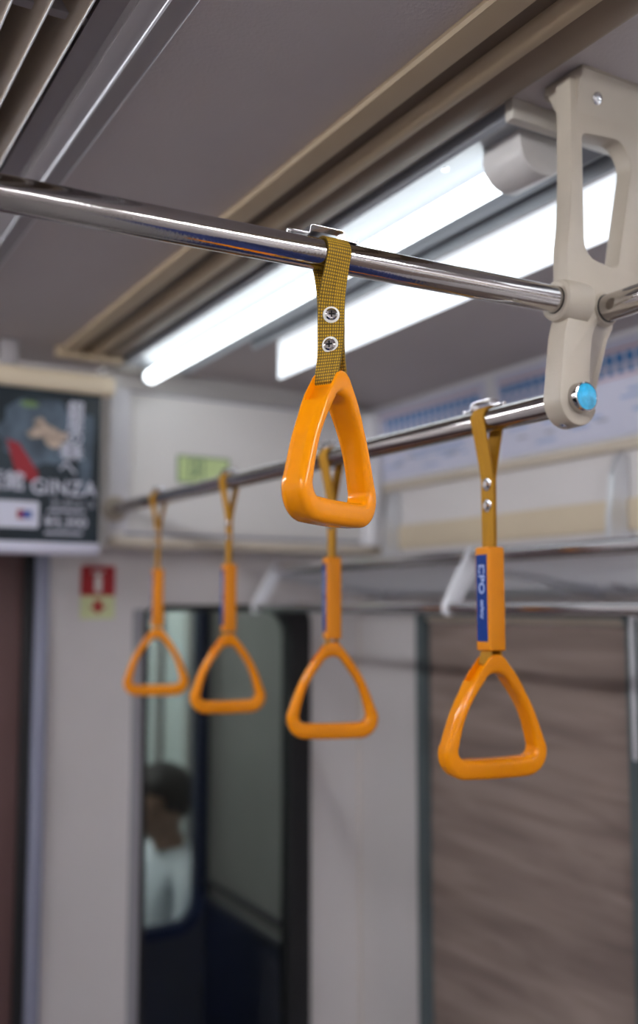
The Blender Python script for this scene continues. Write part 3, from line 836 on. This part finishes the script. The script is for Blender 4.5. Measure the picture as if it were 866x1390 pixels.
for y in (1.597, 2.472, .72, -.15, -1.02):
    link('stay', stay(y), 'stay_white', rk)
    # side arm under the shelf to the wall and blade up the wall
    link('shelf_arm', MB().prism([(XU,ZU-.012), (XR-.03,1.800), (XR-.002,1.79), (XR-.002,1.765), (XR-.05,1.775), (XU,ZU-.028)], 'y', y-.006, y+.006), 'alu', rk)
    bl = fil([(XR-.001,2.085), (XR-.03,2.085), (XR-.048,2.04), (XR-.062,1.95), (XR-.066,1.86), (XR-.066,1.80), (XR-.001,1.77)], .012, 3)
    link('wall_blade', MB().prism(bl, 'y', y-.090, y-.075, .003), 'alu', rk)
# mesh shelf: crossed wires sloping down to the wall
m = MB(); zsh = lambda x: 1.838-(x-1.30)/.36*.046
nx = 30
for i in range(nx+1):
    x = 1.312+i*(XR-.012-1.312)/nx; r = .0009
    m.box(x-r, x+r, -.6, 2.455, zsh(x)-r, zsh(x)+r)
y = -.6
while y < 2.455:
    tmp = MB(); r = .0009
    m.prism([(1.306, zsh(1.306)-r+.002), (XR-.008, zsh(XR-.008)-r+.002), (XR-.008, zsh(XR-.008)+r+.002), (1.306, zsh(1.306)+r+.002)], 'y', y-r, y+r)
    tmp.bm.free(); y += .0115
link('wire_shelf', m, 'wire', rk, flat=True)
link('rear_rail', MB().cyl((XR-.012,-.6,1.795), (XR-.012,2.455,1.795), .006, 12), 'steel', rk)

# ---------------------------------------------------------------- route maps in the cove
def route_map(y0, y1, label, seed):
    rnd = random.Random(seed)
    t = thing('route_map', (XR-.01, (y0+y1)/2, 2.125), label, 'map')
    cx = lambda z: XR-.0075-(.016*((z-2.12)/.2)**1.3 if z > 2.12 else 0)-.003
    def sheet(mb, a, b, z0, z1, lift, n=4):
        tmp = bmesh.new(); rows = []
        for k in range(n+1):
            z = z0+(z1-z0)*k/n
            rows.append([tmp.verts.new((cx(z)-lift+d, yy, z)) for yy, d in ((a,0), (b,0), (b,.0006), (a,.0006))])
        for A, B in zip(rows, rows[1:]):
            for k in range(4): tmp.faces.new([A[k], A[(k+1) % 4], B[(k+1) % 4], B[k]])
        tmp.faces.new(rows[0]); tmp.faces.new(rows[-1][::-1]); mb.merge(tmp)
    m = MB(); sheet(m, y0, y1, 2.126, 2.338, .001, 8); link('sheet', m, 'paper', t)
    m = MB(); y = y0+.03
    while y < y1-.04:
        sheet(m, y, y+.020, 2.284, 2.306, .003, 1); sheet(m, y+.004, y+.016, 2.262, 2.276, .003, 1); y += .0295
    link('station_blocks', m, 'ink_blue', t)
    m = MB(); sheet(m, y0+.02, y1-.02, 2.3125, 2.3165, .003, 1); sheet(m, y0+.02, y1-.02, 2.2535, 2.2565, .003, 1)
    link('line_bars', m, 'ink_red', t)
    m = MB()
    for i in range(26):
        a = rnd.uniform(y0+.02, y1-.09); z = rnd.choice([2.145,2.160,2.175,2.19,2.205,2.22,2.235])
        sheet(m, a, a+rnd.uniform(.02,.08), z, z+.006, .003, 1)
    tag(link('small_print', m, 'ink_pale', t), kind='stuff')
    m = MB()
    for i in range(9):
        a = rnd.uniform(y0+.02, y1-.09); z = rnd.choice([2.150,2.165,2.18,2.21,2.225])
        sheet(m, a, a+rnd.uniform(.02,.05), z, z+.005, .0036, 1)
    tag(link('captions', m, 'ink_grey', t), kind='stuff')
route_map(1.02, 1.92, 'wide route map with a row of blue squares on the cove above the window wall', 1)
route_map(1.96, 2.47, 'pale route map nearest the end wall on the cove, behind the nearest handle', 2)
route_map(-.1, .98, 'route map on the cove to the right of the cast bracket', 3)

# ---------------------------------------------------------------- benches along both walls
def bench(x0, x1, label, y0=-1.4, y1=2.0):
    t = thing('bench_seat', ((x0+x1)/2, (y0+y1)/2, ZF), label, 'bench')
    wallx = x1 if abs(x1) > abs(x0) else x0; s = -1 if wallx > 0 else 1
    a, b = sorted((wallx+s*.50, wallx+s*.002))
    link('seat_cushion', MB().box(a, b, y0, y1, .10, .20, .03, 3), 'seat_fabric', t)
    a, b = sorted((wallx+s*.10, wallx+s*.002))
    link('back_cushion', MB().box(a, b, y0, y1, .20, .60, .03, 3), 'seat_fabric', t)
    a, b = sorted((wallx+s*.42, wallx+s*.002))
    link('base_box', MB().box(a, b, y0, y1, ZF, .10), 'alu', t)
bench(1.17, XR, 'blue fabric bench seat under the window wall')
bench(XL, -.62, 'blue fabric bench seat along the opposite wall')

# ---------------------------------------------------------------- gangway and next car, seen through the end window
GY = 3.22
GX = 1.43
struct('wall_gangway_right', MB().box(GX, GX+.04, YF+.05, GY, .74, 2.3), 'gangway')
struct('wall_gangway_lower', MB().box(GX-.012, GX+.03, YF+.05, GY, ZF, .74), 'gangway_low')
struct('trim_10', MB().box(GX-.022, GX-.0, YF+.05, GY, .735, .752, .003), 'gangway_dark').location.z += 0
struct('trim_11', MB().box(GX-.020, GX-.0, YF+.05, GY, .80, .812, .003), 'gangway_dark')
struct('wall_gangway_left', MB().box(-.2, -.16, YF+.05, GY, ZF, 2.3), 'gangway')
struct('ceiling_gangway', MB().box(-.2, GX+.04, YF+.05, GY, 2.26, 2.3), 'gangway')
t = thing('ceiling_light', (.6, 2.95, 2.2), 'small square fill lamp added on the gangway ceiling behind the end window', 'light')  # unseen lamp added to brighten the view through the end window
link('housing', MB().box(.45, .75, 2.80, 3.10, 2.235, 2.26, .006), 'fixture', t)
link('diffuser', MB().box(.47, .73, 2.82, 3.08, 2.225, 2.236, .004), 'fill_soft', t)
hole = rrect(.72, 1.385, .665, 1.95, [.05,.085,.05,.05])
door = [(0,ZF+.01), (.62,ZF+.01), (.62,1.9), (0,1.9)]
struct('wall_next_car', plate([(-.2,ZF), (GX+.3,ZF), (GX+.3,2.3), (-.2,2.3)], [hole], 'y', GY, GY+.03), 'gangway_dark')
w = struct('window_8', plate(rrect(.695, 1.412, .635, 1.975, [.06,.11,.06,.06]), [rrect(.725, 1.380, .67, 1.945, [.05,.08,.05,.05])], 'y', GY-.012, GY+.034, .004), 'gasket_blue')
link('pane', MB().box(.70, 1.40, GY+.015, GY+.02, .66, 1.96), 'glass', w)
m = MB(); m.box(XR+.0, XR+.05, GY+.03, 5.1, ZF, 2.4); struct('wall_next_car_right', m, 'car_green')
m = MB(); m.box(-.25, -.2, GY+.03, 5.1, ZF, 2.4); struct('wall_next_car_left', m, 'car_green')
struct('wall_next_car_end', MB().box(-.25, XR+.05, 5.1, 5.15, ZF, 2.4), 'car_green')
struct('ceiling_next_car', MB().box(-.25, XR+.05, GY+.03, 5.15, 2.4, 2.45), 'ceiling')
m = MB()
for yy in (3.62, 3.95, 4.3): m.box(XR-.03, XR+.0, yy-.03, yy+.03, .5, 2.2, .01)
struct('trim_12', m, 'gangway')
t = thing('bench_seat', (1.45, 4.1, ZF), 'blue bench seat in the next car, under the person in a white shirt', 'bench')
link('seat_cushion', MB().box(1.17, XR-.002, 3.30, 4.9, .14, .24, .03, 3), 'seat_fabric', t)
link('base_box', MB().box(1.24, XR-.002, 3.30, 4.9, ZF, .14), 'alu', t)
link('back_cushion', MB().box(XR-.09, XR-.002, 3.30, 4.9, .24, .60, .03, 3), 'seat_fabric', t)
t = thing('ceiling_light', (.6, 4.1, 2.36), 'unseen fluorescent fill lamp added on the ceiling of the next car', 'light')  # fixture added so the next car looks bright behind the glass
link('tray', MB().box(.5, .7, 3.4, 4.9, 2.375, 2.399, .004), 'fixture', t)
link('tube', MB().cyl((.6,3.45,2.355), (.6,4.85,2.355), .0185), 'tube_fill', t)
for yy in (3.43, 4.87): link('socket', MB().box(.575, .625, yy-.02, yy+.02, 2.33, 2.376, .006), 'fixture', t)

# ---------------------------------------------------------------- the seated person
def skinmesh(name, verts, edges, mat, parent, sub=2, root=0):
    me = bpy.data.meshes.new(name); b0 = Vector(parent['_b'])
    me.from_pydata([tuple((Vector(v[:3])-b0)*S) for v in verts], edges, [])
    o = bpy.data.objects.new(name, me); C.objects.link(o); o.parent = parent
    md = o.modifiers.new('Skin', 'SKIN'); md.use_smooth_shade = True
    if not me.skin_vertices: pass
    sv = me.skin_vertices[0].data
    for i, v in enumerate(verts):
        rx, ry = (v[3], v[4]) if len(v) > 4 else (v[3], v[3])
        sv[i].radius = (rx*S, ry*S); sv[i].use_root = (i == root)
    sd = o.modifiers.new('Sub', 'SUBSURF'); sd.levels = sub; sd.render_levels = sub
    me.materials.append(MATS[mat]); o['_b'] = list(b0)
    return o
PX, PYY = 1.46, 3.56
ps = thing('person', (PX, PYY, ZF), 'seated person with short black hair in a white shirt behind the end window', 'person')
hx, hz = PX-.085, 1.00
body = [(PX,PYY,.36,.13), (PX,PYY,.50,.12), (PX-.005,PYY,.64,.135), (PX-.015,PYY,.76,.13), (PX-.03,PYY,.835,.07), (PX-.055,PYY,.89,.056),
        (hx+.005,PYY,.955,.085), (hx-.005,PYY,1.035,.105), (hx+.005,PYY,1.09,.075)]
E_ = [(0,1),(1,2),(2,3),(3,4),(4,5),(5,6),(6,7),(7,8)]
def add(vs, frm):
    k = frm
    for v in vs:
        body.append(v); E_.append((k, len(body)-1)); k = len(body)-1
    return k
for s_ in (-1, 1):
    add([(PX-.02,PYY+s_*.14,.775,.065), (PX-.03,PYY+s_*.205,.74,.058), (PX-.06,PYY+s_*.235,.60,.046), (PX-.10,PYY+s_*.24,.45,.040), (PX-.22,PYY+s_*.19,.40,.032), (PX-.31,PYY+s_*.13,.385,.024)], 3)
    add([(PX-.02,PYY+s_*.10,.325,.095), (PX-.24,PYY+s_*.11,.335,.080), (PX-.44,PYY+s_*.12,.335,.064), (PX-.45,PYY+s_*.12,.14,.056), (PX-.44,PYY+s_*.12,-.10,.042), (PX-.44,PYY+s_*.12,-.235,.036), (PX-.53,PYY+s_*.13,-.262,.034), (PX-.60,PYY+s_*.13,-.270,.026)], 0)
    # five fingers
    w0 = (PX-.31, PYY+s_*.13, .385)
    base = len(body)-1-8
for s_ in (-1, 1):
    hi = 9+5 if s_ == -1 else 9+6+8+5
    for k, (dy, ln) in enumerate(((-.024,.055), (-.008,.066), (.008,.070), (.024,.062))):
        add([(PX-.355,PYY+s_*.12+dy,.385,.0105), (PX-.355-ln*.6,PYY+s_*.115+dy,.378,.0095), (PX-.355-ln,PYY+s_*.11+dy,.362,.008)], hi)
    add([(PX-.335,PYY+s_*.12-s_*.035,.395,.011), (PX-.365,PYY+s_*.12-s_*.05,.388,.009)], hi)
# nose and ears grow from the head
add([(hx-.105,PYY,.985,.016), (hx-.128,PYY,.972,.010)], 6)
for s_ in (-1, 1): add([(hx+.02,PYY+s_*.100,.99,.020)], 6)
skinmesh('body', body, E_, 'skin', ps)
sh = [(PX,PYY,.37,.140), (PX,PYY,.50,.138), (PX-.005,PYY,.64,.150), (PX-.015,PYY,.765,.142), (PX-.034,PYY,.850,.072)]
se = [(0,1),(1,2),(2,3),(3,4)]
for s_ in (-1, 1):
    k = 3
    for v in [(PX-.02,PYY+s_*.14,.785,.078), (PX-.03,PYY+s_*.21,.745,.070), (PX-.06,PYY+s_*.238,.60,.060), (PX-.095,PYY+s_*.243,.47,.055)]:
        sh.append(v); se.append((k, len(sh)-1)); k = len(sh)-1
skinmesh('shirt', sh, se, 'shirt', ps)
tr = [(PX,PYY,.37,.142)]; te = []
for s_ in (-1, 1):
    k = 0
    for v in [(PX-.02,PYY+s_*.10,.33,.104), (PX-.24,PYY+s_*.11,.335,.090), (PX-.44,PYY+s_*.12,.335,.074), (PX-.45,PYY+s_*.12,.14,.068), (PX-.44,PYY+s_*.12,-.10,.060), (PX-.44,PYY+s_*.12,-.21,.056)]:
        tr.append(v); te.append((k, len(tr)-1)); k = len(tr)-1
skinmesh('trousers', tr, te, 'trousers', ps)
m = MB()
tmp = bmesh.new(); bmesh.ops.create_uvsphere(tmp, u_segments=28, v_segments=18, radius=1)
for v in tmp.verts:
    c0 = v.co.copy(); v.co = Vector((hx+.014+c0.x*.122, PYY+c0.y*.118, 1.058+c0.z*.105))
    if c0.z < 0: v.co.z = 1.058+c0.z*(.105+.055*max(0, c0.x))
    if c0.x < -.3 and c0.z < .15: v.co.x += .05*min(1, (.15-c0.z)*3)
m.merge(tmp); link('hair', m, 'hair', ps)
for s_ in (-1, 1):
    m = MB().box(PX-.44-.17, PX-.44+.055, PYY+s_*.125-.05, PYY+s_*.125+.05, ZF, -.235, .02, 3); link('shoe', m, 'void', ps)
    m = MB(); tmp = bmesh.new(); bmesh.ops.create_uvsphere(tmp, u_segments=12, v_segments=8, radius=.012)
    for v in tmp.verts: v.co += Vector((hx-.086, PYY+s_*.034, 1.000))
    m.merge(tmp); link('eye', m, 'eye', ps)
m = MB().box(hx-.100, hx-.090, PYY-.026, PYY+.026, .938, .946, .003); link('mouth', m, 'red', ps)

# ---------------------------------------------------------------- emission, camera, render look
TUBE = 3.0
MATS['tube_strong'].node_tree.nodes['Principled BSDF'].inputs['Emission Strength'].default_value = 40.0  # out-of-frame car tubes boosted far above the visible one as room fill
MATS['tube'].node_tree.nodes['Principled BSDF'].inputs['Emission Strength'].default_value = TUBE
MATS['tube_fill'].node_tree.nodes['Principled BSDF'].inputs['Emission Strength'].default_value = 75.0

wd = bpy.data.worlds.new('World'); bpy.context.scene.world = wd; wd.use_nodes = True
wd.node_tree.nodes['Background'].inputs[0].default_value = (.01,.01,.012,1)

cam = bpy.data.cameras.new('Camera'); co = bpy.data.objects.new('Camera', cam); C.objects.link(co)
co.location = W((0,0,1.75))
co.rotation_euler = (math.radians(90)+math.atan(127/1330), 0, -math.radians(30.2))
cam.sensor_width = 36; cam.sensor_fit = 'AUTO'; cam.lens = 36*1330/1390
cam.clip_start = .02; cam.clip_end = 50
cam.dof.use_dof = True; cam.dof.focus_distance = 1.0*S; cam.dof.aperture_fstop = 2.5; cam.dof.aperture_blades = 9
sc = bpy.context.scene; sc.camera = co
sc.view_settings.view_transform = 'Standard'; sc.view_settings.look = 'None'
sc.view_settings.gamma = 1; sc.view_settings.use_curve_mapping = False
sc.view_settings.exposure = 0.50
for o in bpy.data.objects:
    if '_b' in o.keys(): del o['_b']
